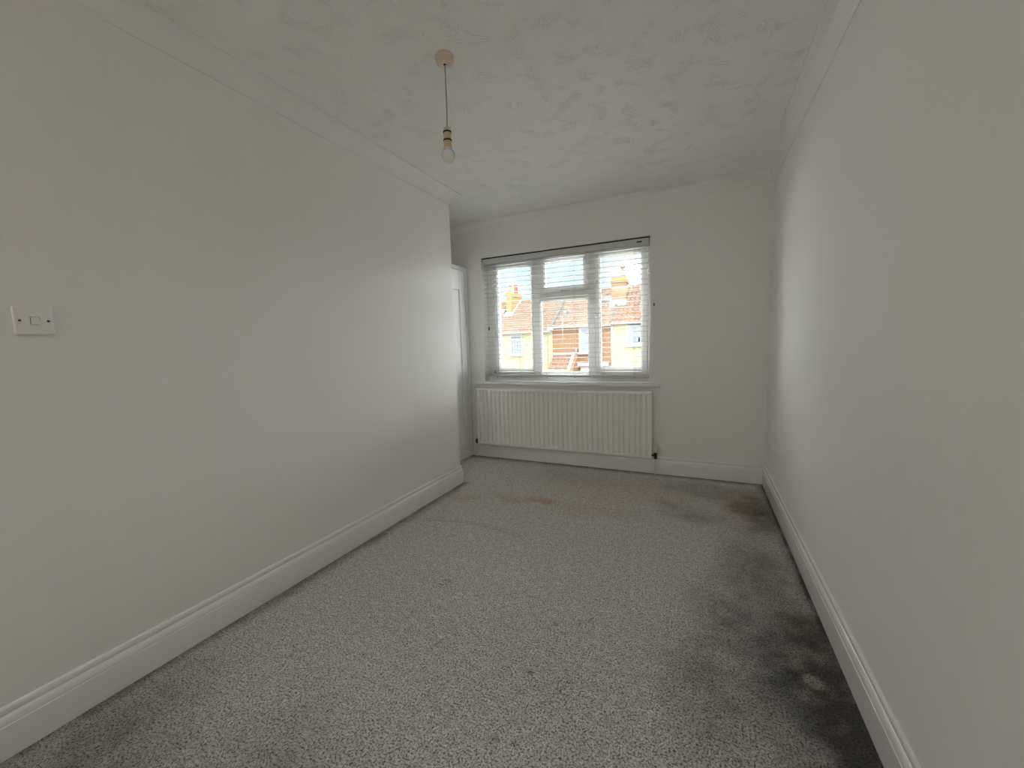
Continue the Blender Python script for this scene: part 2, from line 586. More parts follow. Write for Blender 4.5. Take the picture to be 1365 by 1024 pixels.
def make_floor():
    xs = np.arange(XA, XR + .011, 0.0105)
    ys = np.concatenate([np.arange(YF, -1.0, 0.06), np.arange(-1.0, YB + .011, 0.0105)])
    X, Y = np.meshgrid(xs, ys, indexing='ij')
    X, Y = X.ravel(), Y.ravel()
    nx, ny = len(xs), len(ys)
    Z = (fbm(X, Y, 60, 3, 2) - .5) * 0.004
    wx = X + (fbm(X, Y, 3.5, 20) - .5) * .30
    wy = Y + (fbm(X, Y, 3.5, 40) - .5) * .30

    def blob(cx, cy, rx, ry, soft=1.0, rot=0.0, warped=True):
        px, py = (wx, wy) if warped else (X, Y)
        c, s = math.cos(rot), math.sin(rot)
        a = ((px - cx) * c + (py - cy) * s) / rx
        b = (-(px - cx) * s + (py - cy) * c) / ry
        d = np.sqrt(a * a + b * b)
        return 1 - sstep(1 - soft, 1, d)
    rough = 0.55 + 0.9 * fbm(X, Y, 14, 60, 5)
    dark = np.zeros_like(X)

    def put(v, k):
        nonlocal dark
        dark = np.maximum(dark, np.clip(v * k * rough, 0, 1))
    # ingrained dirt where something stood along the right-hand wall
    put(sstep(-.10, 0.44, wx) * (1 - sstep(1.7, 2.5, wy)), 0.92)
    put(blob(.44, 1.05, .50, .95), 1.15)
    put(blob(.26, 1.80, .42, .55), 0.62)
    put(blob(.34, 2.25, .36, .65), 0.60)
    put(blob(.06, 1.50, .30, .55), 0.50)
    put(blob(-.02, 2.9, .38, .20), 0.42)
    put(blob(-.20, 3.02, .24, .12), 0.30)
    put(blob(.40, 3.1, .26, .75), 0.72)
    put(blob(.05, 3.40, .70, .26), 0.36)
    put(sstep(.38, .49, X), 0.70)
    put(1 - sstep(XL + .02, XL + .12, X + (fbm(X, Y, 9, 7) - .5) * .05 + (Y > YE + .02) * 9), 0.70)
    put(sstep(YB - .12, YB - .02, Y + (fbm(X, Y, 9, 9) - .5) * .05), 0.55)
    put(sstep(YB - .050, YB - .028, Y), 0.95)  # dark gap line beneath the skirtings, painted into the carpet tone
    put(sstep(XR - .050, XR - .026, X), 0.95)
    put(blob(-1.70, .25, .60, .85), 0.66)
    put(blob(-1.0, .50, .9, .50), 0.34)
    put(blob(-1.0, 3.35, .9, .25), 0.16)
    # faint curved drag mark left by furniture
    for off, k in ((0.0, .36), (.030, .27)):
        yc = 2.235 + off - 0.55 * (X + 1.28) ** 2 - .07 * (X + 1.28)
        ln = np.exp(-((Y - yc) / .008) ** 2) * sstep(-1.84, -1.70, X) * (1 - sstep(-1.06, -.92, X))
        dark = np.maximum(dark, ln * k * (1.6 * fbm(X, Y, 26, 91, 3)))
    for (cx, cy, r, k) in ((-.946, 1.239, .010, .75), (-.545, 1.525, .008, .95), (-.546, 1.246, .010, .85),
                           (-.551, .974, .009, .7), (-1.45, .95, .008, .7), (-.30, 1.75, .008, .5), (-1.17, 1.35, .008, .6)):
        dark = np.maximum(dark, k * np.exp(-(((X - cx) ** 2 + (Y - cy) ** 2) / r ** 2)))
    brown = np.zeros_like(X)
    for a, k in ((blob(-1.06, 2.79, .30, .10), .85), (blob(-1.32, 2.74, .24, .09), .55), (blob(-1.62, 2.62, .25, .14), .4),
                 (blob(-.65, 2.75, .55, .20), .35), (blob(.33, 3.2, .28, .6), .75), (blob(-.6, 3.2, 1.3, .55), .30),
                 (blob(.42, 1.75, .16, .9), .4)):
        brown = np.maximum(brown, np.clip(a * k * rough, 0, 1))
    # dents pressed into the pile by furniture feet
    for (cx, cy, r, d) in ((.377, 1.60, .040, .006), (-1.155, 1.595, .028, .005), (-.424, 1.561, .032, .005), (-.42, 1.22, .035, .004)):
        q = np.sqrt((X - cx) ** 2 + (Y - cy) ** 2) / r
        Z = Z - d * (1 - sstep(.75, 1.1, q))
        rim = np.exp(-((q - 1.1) / .16) ** 2) * (0.25 + .75 * (Y > cy))  # rim shade painted into the carpet tone, mostly on the far side
        dark = np.maximum(dark * (1 - .45 * (1 - sstep(.6, 1.0, q))), rim * .30 * rough)
    me = bpy.data.meshes.new('floor')
    V = np.stack([X, Y, Z], 1)
    idx = np.arange(nx * ny).reshape(nx, ny)
    q = np.stack([idx[:-1, :-1], idx[1:, :-1], idx[1:, 1:], idx[:-1, 1:]], -1).reshape(-1, 4)
    me.vertices.add(len(V)); me.vertices.foreach_set('co', V.ravel())
    me.loops.add(q.size); me.loops.foreach_set('vertex_index', q.ravel())
    me.polygons.add(len(q)); me.polygons.foreach_set('loop_start', np.arange(0, q.size, 4))
    me.update(calc_edges=True)
    me.polygons.foreach_set('use_smooth', np.ones(len(q), bool))
    for nm, a in (('stain_and_shade', dark), ('stain_brown', brown)):
        at = me.attributes.new(nm, 'FLOAT', 'POINT')
        at.data.foreach_set('value', np.clip(a, 0, 1).astype(np.float32))
    me.materials.append(M['carpet'])
    o = bpy.data.objects.new('floor', me)
    col.objects.link(o)
    tag(o, kind='structure')


make_floor()
struct(MB().box(XA - T, XR + T, YF - T, YB + T, -0.25, -0.02), 'floor_slab', M['paving'])

# skirting boards: torus profile, mitred
SK = [(0, 0), (.018, 0), (.018, .1005), (.0150, .1015), (.0155, .1035)]
for k in range(0, 9):
    a = math.radians(4 + 74 * k / 8)
    SK.append((.0035 + .0125 * math.cos(a), .1045 + .0265 * math.sin(a)))
SK += [(.0062, .1335), (.0085, .1355), (.0092, .141), (.0090, .148), (.0075, .1535), (.0045, .1564), (0, .1564)]
struct(MB().sweep([(XR, YF), (XR, YB)], SK), 'baseboard_right', M['gloss'])
struct(MB().sweep([(XR - .0182, YB), (-2.236, YB)], SK), 'baseboard_back', M['gloss'])
struct(MB().sweep([(-2.215, YE), (XL, YE), (XL, YF)], SK), 'baseboard_left', M['gloss'])

# coving
CV = [(0, -.0906), (.0045, -.0906), (.0045, -.0845)]
for k in range(1, 12):
    a = math.pi / 2 * k / 12
    CV.append((.0725 - .068 * math.cos(a), -.0845 + .0800 * math.sin(a)))
CV += [(.0725, -.0045), (.0779, -.0045), (.0779, 0.0), (0, 0)]
struct(MB().sweep([(XR, YF), (XR, YB), (XA, YB)], CV, ZC), 'trim_1', M['cove'])
struct(MB().sweep([(XA, YE), (XL, YE), (XL, YF)], CV, ZC), 'trim_2', M['cove'])


# ------------------------------------------------------------------ window
def make_window():
    w = bpy.data.objects.new('window_1', None)
    w.location = (WX0, YB + .1, WZ0)
    col.objects.link(w)
    tag(w, kind='structure')
    y0, y1 = YB + .10, YB + .17
    fr = MB()
    zb = 0.862
    fr.box(WX0, -1.995, y0, y1, WZ0 + .03, WZ1, .004)
    fr.box(-.428, WX1, y0, y1, WZ0 + .03, WZ1, .004)
    fr.box(-1.995, -.428, y0, y1, 2.062, WZ1, .004)
    fr.box(-1.995, -.428, y0, y1, WZ0 + .03, zb, .004)
    fr.build('window_frame', M['upvc'], w)
    MB().box(-1.540, -1.468, y0, y1, zb, 2.062, .004).build('mullion', M['upvc'], w)
    MB().box(-.966, -.906, y0, y1, zb, 2.062, .004).build('mullion', M['upvc'], w)
    MB().box(-1.468, -.966, y0, y1, 1.634, 1.697, .004).build('transom', M['upvc'], w)

    def sash(x0, x1, z0, z1, gx0, gx1, gz0, gz1, name='casement', proud=.012):
        s = MB()
        a, b = y0 - proud, y1 - .01
        x0 += .002; x1 -= .002; z0 += .002; z1 -= .002
        s.box(x0, gx0, a, b, z0, z1, .005)
        s.box(gx1, x1, a, b, z0, z1, .005)
        s.box(gx0, gx1, a, b, gz1, z1, .005)
        s.box(gx0, gx1, a, b, z0, gz0, .005)
        # glazing beads
        for (p0, p1, r0, r1) in ((gx0, gx0 + .009, gz0, gz1), (gx1 - .009, gx1, gz0, gz1), (gx0 + .009, gx1 - .009, gz0, gz0 + .009), (gx0 + .009, gx1 - .009, gz1 - .009, gz1)):
            s.box(p0, p1, a + .012, a + .03, r0, r1)
        o = s.build(name, M['upvc'], w)
        MB().box(gx0 + .002, gx1 - .002, y0 + .028, y0 + .034, gz0 + .002, gz1 - .002).build('glass_pane', M['pane'], o)
        return o
    left = sash(-1.995, -1.540, zb, 2.062, -1.934, -1.556, .945, 1.992)
    fan = sash(-1.468, -.966, 1.697, 2.062, -1.411, -1.010, 1.742, 2.008, 'fanlight')
    right = sash(-.906, -.428, zb, 2.062, -.859, -.479, .945, 2.002)
    low = sash(-1.468, -.966, zb, 1.634, -1.462, -.972, .900, 1.629, 'fixed_light', .0)
    # handles
    MB().box(-1.545, -1.527, y0 - .028, y0 - .0125, 1.42, 1.445, .003).tube([(-1.536, y0 - .034, 1.44), (-1.536, y0 - .040, 1.40), (-1.534, y0 - .036, 1.33)], .007).build('handle', M['upvc'], left)
    MB().box(-.905, -.888, y0 - .028, y0 - .0125, 1.42, 1.445, .003).tube([(-.896, y0 - .034, 1.44), (-.896, y0 - .040, 1.40), (-.898, y0 - .036, 1.33)], .007).build('handle', M['upvc'], right)
    MB().box(-1.235, -1.185, y0 - .024, y0 - .0125, 1.700, 1.722, .003).tube([(-1.21, y0 - .026, 1.712), (-1.19, y0 - .034, 1.708), (-1.13, y0 - .032, 1.703)], .006).build('handle', M['galv'], fan)
    # hinge and stay fittings on the left casement
    MB().box(-1.998, -1.985, y0 - .016, y0 - .0125, .90, .93).build('hinge', M['dark'], left)
    # window board with rounded nose
    sb = MB()
    yf = 3.703
    prof = [(YB + .10, .786), (yf + .012, .786), (yf + .003, .790), (yf, .801), (yf + .003, .812), (yf + .012, .816), (YB + .10, .816)]
    prof2 = [(YB, .786), (yf + .012, .786), (yf + .003, .790), (yf, .801), (yf + .003, .812), (yf + .012, .816), (YB, .816)]
    sb.prism([(p, q) for p, q in prof2], 0, -2.192, -.310)
    sb.box(WX0, WX1, YB, YB + .10, .786, .816)
    sb.build('window_sill', M['gloss'], w)
    MB().prism([(YB + .17, .80), (YB + .36, .76), (YB + .36, .72), (YB + .17, .72)], 0, WX0 - .05, WX1 + .05).build('outer_sill', M['white_trim'], w)


make_window()


# ------------------------------------------------------------------ venetian blind inside the reveal
def make_blind():
    yc = YB + .040
    x0, x1 = WX0 + .010, WX1 - .012
    b = empty('venetian_blind', ((x0 + x1) / 2, yc, 2.09), 'white wide-slat venetian blind lowered inside the window opening, slats level', 'blind')
    MB().box(x0, x1, yc - .028, yc + .028, 2.034, 2.088, .003).build('headrail', M['slat'], b)
    MB().box(x0, x1, yc - .024, yc + .024, 2.0885, 2.0998).build('shadow_gap_strip', M['gap'], b)  # dark strip standing in for the shadow gap above the headrail
    n = 25
    zs = [0.918 + i * (2.015 - 0.918) / (n - 1) for i in range(n)]
    sl = MB()
    L = x1 - x0 - .008
    k = 7
    top = [(-.025 + .05 * i / (k - 1), .0016 + .0022 * (1 - ((i - 3) / 3) ** 2)) for i in range(k)]
    bot = [(p, q - .0030) for p, q in reversed(top)]
    ly = [(math.cos(.03) * p, q) for p, q in top + bot]
    sl.prism(ly, 0, -L / 2, L / 2)
    first = None
    ps = parent_loc(b)
    for i, z in enumerate(zs):
        if first is None:
            o = MB().build('slat', M['slat']) if False else None
            me_o = sl.build('slat', M['slat'])
            first = me_o
            o = me_o
        else:
            o = first.copy()
            col.objects.link(o)
        o.parent = b
        o.location = (random.uniform(-.0015, .0015), random.uniform(-.0008, .0008), z - ps.z)
        o.rotation_euler = (random.uniform(-.03, .03) - .02, random.uniform(-.0009, .0009), 0)
    MB().box(x0, x1, yc - .026, yc + .026, .866, .888, .005).build('bottom_rail', M['slat'], b)
    for x in (-1.935, -1.660, -1.378, -1.095, -.817, -.535):
        c = MB()
        for yy in (yc - .0275, yc + .0275):
            c.tube([(x, yy, 2.036), (x, yy, .875)], .0011, 5)
        c.tube([(x + .012, yc, 2.036), (x + .012, yc, .888)], .0008, 4)
        c.build('ladder_cord', M['cord'], b)
        MB().lathe(x, yc - .010, [(.004, .8655), (.005, .861), (.002, .857)], 8).build('cord_plug', M['dark'], b)
    # pull cords with dark toggles, right and left
    c = MB()
    c.tube([(-.492, yc - .034, 2.060), (-.491, yc - .036, 1.6), (-.490, yc - .036, 1.228)], .0013, 5)
    pc = c.build('pull_cord', M['cord'], b)
    MB().lathe(-.490, yc - .036, [(.003, 1.232), (.006, 1.222), (.0075, 1.195), (.004, 1.188)], 10).build('toggle', M['dark'], pc)
    c = MB()
    c.tube([(-2.000, yc - .034, 2.060), (-2.003, yc - .036, 1.7), (-2.004, yc - .036, 1.39)], .0013, 5)
    pc = c.build('tilt_cord', M['cord'], b)
    MB().lathe(-2.004, yc - .036, [(.003, 1.395), (.006, 1.387), (.0075, 1.36), (.004, 1.353)], 10).build('toggle', M['dark'], pc)
    MB().box(-.512, -.468, yc - .034, yc - .0285, 2.055, 2.068, .002).build('cord_lock', M['dark'], b)


make_blind()


# ------------------------------------------------------------------ radiator
def make_radiator():
    x0, x1, z0, z1, yf = -2.149, -.373, .152, .750, YB - .074
    r = empty('radiator', ((x0 + x1) / 2, YB - .05, z0), 'long white fluted panel radiator on the wall under the window', 'radiator')
    nfl, per = 36, 12
    margin = .016
    pitch = (x1 - x0 - 2 * margin) / nfl
    xs = [x0, x0 + margin * .6]
    dx = [0, 0]
    for i in range(nfl):
        for j in range(per):
            t = j / per
            xs.append(x0 + margin + pitch * (i + t))
            u = abs(t - .5) / .5            # 1 at flute border, 0 in the middle of the groove
            dx.append(1 - min(1, max(0, (u - .20) / .30)))
    xs += [x1 - margin, x1 - margin * .6, x1]
    dx += [0, 0, 0]
    dx = [d * d * (3 - 2 * d) for d in dx]
    zr = [z0, z0 + .008, z0 + .024]
    gz = [0, 0, 0]
    for t, g in ((.030, .25), (.036, .75), (.042, 1.0), (.10, 1.0), (.3, 1.0), (.45, 1.0)):
        zr.append(z0 + t); gz.append(g)
    h = z1 - z0
    for t, g in ((.042, 1.0), (.036, .75), (.030, .25), (.022, 0)):
        zr.append(z1 - t); gz.append(g)
    zr += [z1 - .006, z1]
    gz += [0, 0]
    vs, fs = [], []
    nx = len(xs)
    for z, g in zip(zr, gz):
        for x, d in zip(xs, dx):
            rim = .004 if (z in (z0, z1) or x in (x0, x1)) else 0
            vs.append((x, yf + rim + .0150 * d * g, z))
    for i in range(len(zr) - 1):
        for j in range(nx - 1):
            a = i * nx + j
            fs.append((a, a + 1, a + nx + 1, a + nx))
    mb = MB().add(vs, fs, True)
    mb.build('front_panel', M['rad'], r)
    body = MB()
    body.box(x0, x1, yf + .0205, yf + .034, z0 + .001, z1 - .001, .004)
    body.box(x0, x0 + .004, yf + .004, yf + .0205, z0, z1)
    body.box(x1 - .004, x1, yf + .004, yf + .0205, z0, z1)
    body.box(x0, x1, yf + .004, yf + .0205, z1 - .003, z1)
    body.box(x0, x1, yf + .004, yf + .0205, z0, z0 + .003)
    body.build('back_panel', M['rad'], r)
    # wall brackets
    for x in (x0 + .2, x1 - .2):
        MB().box(x - .02, x + .02, yf + .034, YB - .0005, z0 + .06, z0 + .52).build('bracket', M['rad'], r)
    # right: thermostatic valve on a dark body, white pipe to the floor
    vx, vy = x1 + .030, yf + .022
    v = MB().tube([(x1 - .004, vy, .178), (vx + .004, vy, .178)], .010, 10).lathe(vx, vy, [(.010, .146), (.014, .152), (.014, .170), (.012, .196), (.0155, .198), (.0155, .206), (.012, .207)], 12)
    vb = v.build('thermostatic_valve', M['dark'], r)
    MB().lathe(vx, vy, [(.017, .2065), (.021, .210), (.0215, .222), (.0215, .255), (.020, .263), (.016, .272), (.008, .275)], 18).build('valve_head', M['trv'], vb)
    MB().lathe(vx, vy, [(.0075, .147), (.0075, .003)], 12).build('pipe', M['pipe'], r)
    # left: lockshield valve beside the wardrobe
    lx = x0 - .026
    v = MB().tube([(x0 + .004, vy, .182), (lx, vy, .182)], .009, 10).lathe(lx, vy, [(.009, .150), (.012, .156), (.013, .172), (.011, .200)], 12)
    vb = v.build('lockshield_valve', M['dark'], r)
    MB().lathe(lx, vy, [(.011, .2005), (.0125, .204), (.012, .234), (.008, .240)], 12).build('valve_cap', M['trv'], vb)
    MB().lathe(lx, vy, [(.0075, .151), (.0075, .003)], 12).build('pipe', M['pipe'], r)


make_radiator()


# ------------------------------------------------------------------ built-in wardrobe in the alcove
def make_wardrobe():
    xf = -2.238
    y0, y1 = YE + .024, YB - .0085
    w = empty('wardrobe', (-2.53, (y0 + y1) / 2, 0), 'white built-in wardrobe with panelled doors in the alcove left of the window', 'wardrobe')
    x0 = XA + .01
    H = 2.018
    c = MB()
    c.box(x0, xf - .030, y0, y0 + .018, 0.004, H - .002)
    c.box(x0, xf - .030, y1 - .018, y1, 0.004, H - .002)
    c.box(x0, x0 + .006, y0 + .018, y1 - .018, 0.004, H - .002)
    c.box(x0 + .006, xf - .030, y0 + .018, y1 - .018, H - .022, H - .002)
    c.box(x0 + .006, xf - .030, y0 + .018, y1 - .018, .105, .123)
    c.build('carcass', M['ward'], w)
    f = MB()
    f.box(xf - .0295, xf, y1 - .048, y1, .004, H, .003)
    f.box(xf - .0295, xf, y0, y0 + .030, .004, H, .003)
    f.box(xf - .0295, xf, y0 + .030, y1 - .048, H - .042, H, .003)
    f.build('face_frame', M['ward'], w)
    MB().box(xf - .0285, xf - .010, y0 + .0305, y1 - .0485, .004, .112, .002).build('plinth', M['ward'], w)
    ym = (y0 + .030 + y1 - .048) / 2
    for (a, b, hs) in ((y0 + .0325, ym - .0015, 1), (ym + .0015, y1 - .0505, -1)):
        z0, z1 = .116, H - .045
        s = .105
        d = MB()
        d.box(xf - .028, xf - .006, a, a + s, z0, z1, .002)
        d.box(xf - .028, xf - .006, b - s, b, z0, z1, .002)
        d.box(xf - .028, xf - .006, a + s, b - s, z1 - .20, z1, .002)
        d.box(xf - .028, xf - .006, a + s, b - s, z0, z0 + .14, .002)
        do = d.build('door', M['ward'], w)
        MB().box(xf - .024, xf - .016, a + s + .0005, b - s - .0005, z0 + .1405, z1 - .2005).build('door_panel', M['ward'], do)
        kb = b - .03 if hs == 1 else a + .03
        if hs == 1:
            MB().tube([(xf - .0055, kb, 1.02), (xf + .012, kb, 1.02), (xf + .012, kb, 1.12), (xf - .0055, kb, 1.12)], .005, 8).build('handle', M['galv'], do)


make_wardrobe()


# ------------------------------------------------------------------ pendant lamp
def make_pendant():
    cx, cy = -1.022, 1.590
    p = empty('pendant_lamp', (cx, cy, ZC), 'bare bulb hanging on a thin cord from a yellowed round ceiling rose', 'lamp')
    MB().lathe(cx, cy, [(.040, ZC - .0005), (.041, ZC - .006), (.0385, ZC - .010), (.0385, ZC - .022), (.036, ZC - .028), (.028, ZC - .031), (.008, ZC - .032)], 28).build('ceiling_rose', M['aged'], p)
    MB().lathe(cx, cy, [(.0055, ZC - .0325), (.006, ZC - .035), (.004, ZC - .038)], 10).build('cord_grip', M['brown'], p)
    MB().tube([(cx, cy, ZC - .037), (cx + .001, cy, 2.34), (cx + .003, cy - .004, 2.24), (cx + .003, cy - .008, 2.158)], .0030, 8).build('cord', M['flex'], p)
    hx, hy = cx + .003, cy - .008
    h = MB().lathe(hx, hy, [(.005, 2.162), (.010, 2.159), (.0145, 2.151), (.0165, 2.142)], 18).build('lampholder_cap', M['aged'], p)
    b = MB().lathe(hx, hy, [(.0165, 2.1345), (.0165, 2.108)], 18).build('lampholder', M['aged_cream'], p)
    MB().lathe(hx, hy, [(.0165, 2.1415), (.0187, 2.1405), (.0187, 2.1355), (.0165, 2.1350)], 18).build('collar_ring', M['brown'], b)
    MB().lathe(hx, hy, [(.0165, 2.1075), (.0187, 2.1065), (.0187, 2.1010), (.0165, 2.1005)], 18).build('collar_ring', M['brown'], b)
    MB().lathe(hx, hy, [(.0165, 2.1000), (.0162, 2.084), (.0178, 2.073), (.0180, 2.071)], 18).build('skirt', M['aged_cream'], b)
    prof = [(.0178, 2.0705)]
    rb, zc = .0298, 2.0405
    prof += [(.0195, 2.066), (.0225, 2.060)]
    for k in range(2, 17):
        a = math.pi / 2 + .72 - (k) * (math.pi / 2 + .72 + math.pi / 2 - .75) / 16
        prof.append((max(.0008, rb * math.cos(a - .0) if False else rb * math.sin(math.pi * (k + 3.2) / 19.3)), zc + rb * math.cos(math.pi * (k + 3.2) / 19.3)))
    MB().lathe(hx, hy, prof, 24).build('bulb', M['bulb'], p)


make_pendant()


# ------------------------------------------------------------------ wall fittings
def make_switch():
    y, z, hw = .519, 1.3192, .043
    s = empty('light_switch', (XL, y, z), 'square white single-rocker light switch on the left wall', 'switch')
    MB().box(XL + .0005, XL + .0095, y - hw, y + hw, z - hw, z + hw, .003).build('plate', M['plastic'], s)
    MB().box(XL + .0097, XL + .0104, y - .0085, y + .0125, z - .0125, z + .0125).build('rocker_surround', M['gap'], s)
    MB().prism([(XL + .0106, z - .0115), (XL + .0150, z - .0115), (XL + .0115, z + .0115), (XL + .0106, z + .0115)], 1, y - .0075, y + .0115) if False else None
    rk = MB()
    rk.add([(XL + .0106, y - .0075, z - .0117), (XL + .0106, y + .0115, z - .0117), (XL + .0106, y + .0115, z + .0117), (XL + .0106, y - .0075, z + .0117),
            (XL + .0142, y - .0075, z - .0117), (XL + .0142, y + .0115, z - .0117), (XL + .0115, y + .0115, z + .0117), (XL + .0115, y - .0075, z + .0117)],
           [(0, 1, 2, 3), (4, 5, 6, 7), (0, 1, 5, 4), (1, 2, 6, 5), (2, 3, 7, 6), (3, 0, 4, 7)])
    rk.build('rocker', M['plastic'], s)
    for yy in (y - .0302, y + .0302):
        MB().tube([(XL + .0096, yy, z), (XL + .0106, yy, z)], .0035, 10).build('screw', M['dark'], s)


make_switch()


def make_socket():
    y, z = 3.330, .357
    s = empty('blank_plate', (XR, y, z), 'small white blank outlet plate low on the right wall by the corner', 'outlet')
    MB().box(XR - .0095, XR - .0005, y - .073, y + .073, z - .043, z + .043, .003).build('plate', M['plastic'], s)
    for yy in (y - .060, y + .060):
        MB().tube([(XR - .0098, yy, z), (XR - .0105, yy, z)], .0035, 10).build('screw', M['galv'], s)


make_socket()


def make_hook():
    x, z = -.364, 1.510
    h = empty('cord_hook', (x, YB, z), 'tiny dark cord hook screwed to the wall right of the window', 'hook')
    MB().lathe(0, 0, [(.005, -.0005), (.005, -.004)], 10)
    MB().box(x - .005, x + .005, YB - .004, YB - .0005, z - .012, z + .012, .001).build('back_plate', M['dark'], h)
    MB().tube([(x, YB - .0042, z + .004), (x, YB - .016, z + .002), (x, YB - .018, z + .012)], .0022, 6).build('prong', M['dark'], h)


make_hook()


# ------------------------------------------------------------------ the terrace across the street
YH = 24.0


def tiled_roof(x0, x1, ya, za, yb, zb, row=.30, wave=.26, amp=.022, lip=.035):
    """courses of wavy tiles stepping up from the eave (ya, za) to the ridge (yb, zb)"""
    mb = MB()
    S = math.hypot(yb - ya, zb - za)
    dy, dz = (yb - ya) / S, (zb - za) / S
    ny, nz = -dz, dy
    rows = max(2, int(round(S / row)))
    nw = max(2, int(round((x1 - x0) / wave)))
    per = 6
    prof = [amp * (math.sin(2 * math.pi * k / per) + .35 * math.sin(4 * math.pi * k / per)) for k in range(per)]
    xs = [x0 + (x1 - x0) * i / (nw * per) for i in range(nw * per + 1)]
    for r in range(rows):
        s0, s1 = S * r / rows, S * (r + 1) / rows
        vs, fs = [], []
        for (s, h) in ((s0 + .004, 0.0), (s0, lip), (s1 + .03, .004)):
            for i, x in enumerate(xs):
                d = h + (prof[i % per] if h > 0 else 0)
                vs.append((x, ya + dy * s + ny * d, za + dz * s + nz * d))
        n = len(xs)
        for q in range(2):
            for i in range(n - 1):
                fs.append((q * n + i, q * n + i + 1, (q + 1) * n + i + 1, (q + 1) * n + i))
        mb.add(vs, fs)
    return mb


def house_window(h, x0, x1, z0, z1, split, cols, frame_w=.07, sill=True, net=True):
    y = YH - .02
    fr = MB()
    fr.box(x0, x0 + frame_w, y - .05, y, z0, z1)
    fr.box(x1 - frame_w, x1, y - .05, y, z0, z1)
    fr.box(x0 + frame_w, x1 - frame_w, y - .05, y, z1 - frame_w, z1)
    fr.box(x0 + frame_w, x1 - frame_w, y - .05, y, z0, z0 + frame_w)
    zs = z0 + (z1 - z0) * split
    fr.box(x0 + frame_w, x1 - frame_w, y - .05, y, zs - frame_w / 2, zs + frame_w / 2)
    w = fr.build('window', M['white_trim'], h)
    MB().box(x0 + frame_w, x1 - frame_w, y - .022, y - .016, zs + frame_w / 2, z1 - frame_w).build('upper_pane', M['far_glass'], w)
    MB().box(x0 + frame_w, x1 - frame_w, y - .022, y - .016, z0 + frame_w, zs - frame_w / 2).build('lower_pane', M['far_glass'], w)
    b = MB()
    for k in range(1, cols):
        xx = x0 + frame_w + (x1 - x0 - 2 * frame_w) * k / cols
        b.box(xx - .018, xx + .018, y - .04, y - .0225, z0 + frame_w, zs - frame_w / 2)
    if cols > 1:
        b.build('glazing_bar', M['white_trim'], w)
    if sill:
        MB().box(x0 - .08, x1 + .08, y - .13, y, z0 - .09, z0).build('window_sill', M['white_trim'], w)
    return w


def terrace_house(name_label, x0, x1, z_eave, z_ridge, wall_mat, roof_mat, wave, amp, row):
    h = empty('terraced_house', ((x0 + x1) / 2, YH, -2.9), name_label, 'house', 'terraced houses across the street')
    yr = 27.5
    MB().prism([(YH, -2.9), (YH, z_eave), (yr, z_ridge - .06), (31, z_eave), (31, -2.9)], 0, x0, x1).build('wall', wall_mat, h)
    rt = tiled_roof(x0, x1, YH - .22, z_eave - .02, yr, z_ridge, row, wave, amp).build('roof_tiles', roof_mat, h)
    tag(rt, kind='stuff')
    rg = MB()
    k = int((x1 - x0) / .45)
    for i in range(k):
        a, b = x0 + (x1 - x0) * i / k, x0 + (x1 - x0) * (i + 1) / k - .015
        rg.prism([(yr - .16, z_ridge - .06), (yr - .12, z_ridge + .05), (yr, z_ridge + .10), (yr + .12, z_ridge + .05), (yr + .16, z_ridge - .06)], 0, a, b)
    rg.build('ridge_tiles', roof_mat, h)
    MB().box(x0, x1, YH - .32, YH - .20, z_eave - .10, z_eave - .01, .02).build('gutter', M['gutter'], h)
    return h


def roof_pt(z_eave, z_ridge, y):
    return z_eave - .02 + (z_ridge - z_eave + .02) * (y - YH + .22) / (27.5 - YH + .22)


AB, BC = -8.36, -4.70
# house A: cream render
hA = terrace_house('cream rendered terraced house at left with a yellow chimney and faded tiled roof', -17.0, AB, 1.99, 4.33, M['render_cream'], M['tile_pink'], .24, .020, .29)
house_window(hA, -11.28, -10.41, .55, 1.86, .74, 4)
MB().box(-10.72, -10.66, YH - .05, YH - .005, -2.9, .40).build('wall_cable', M['gutter'], hA)
MB().box(-8.76, -8.68, YH - .07, YH - .005, -2.9, 1.88).build('downpipe', M['render_cream'], hA)


def chimney(h, x0, x1, y0, y1, zb, zt, mat_front, mat_side=None, corbel=.07, band=.26):
    c = MB().box(x0, x1, y0, y1, zb, zt - band)
    ch = c.build('chimney', mat_front, h)
    MB().box(x0 - corbel, x1 + corbel, y0 - corbel, y1 + corbel, zt - band, zt - .10).build('corbel', mat_side or mat_front, ch)
    MB().box(x0 - corbel * .4, x1 + corbel * .4, y0 - corbel * .4, y1 + corbel * .4, zt - .10, zt).build('chimney_cap', mat_front, ch)
    return ch


def pot(ch, x, y, z0, z1, r, mat, rim=None):
    MB().lathe(x, y, [(r * 1.15, z0), (r * 1.1, z0 + .06), (r * .95, z0 + .09), (r * .82, z1 - .10), (r * 1.02, z1 - .07), (r * 1.02, z1), (r * .7, z1)], 14).build('chimney_pot', mat, ch)
    if rim:
        MB().lathe(x, y, [(r * 1.06, z1 - .085), (r * 1.10, z1 - .06), (r * 1.10, z1 + .01), (r * .7, z1 + .012)], 14).build('pot_rim', rim, ch)


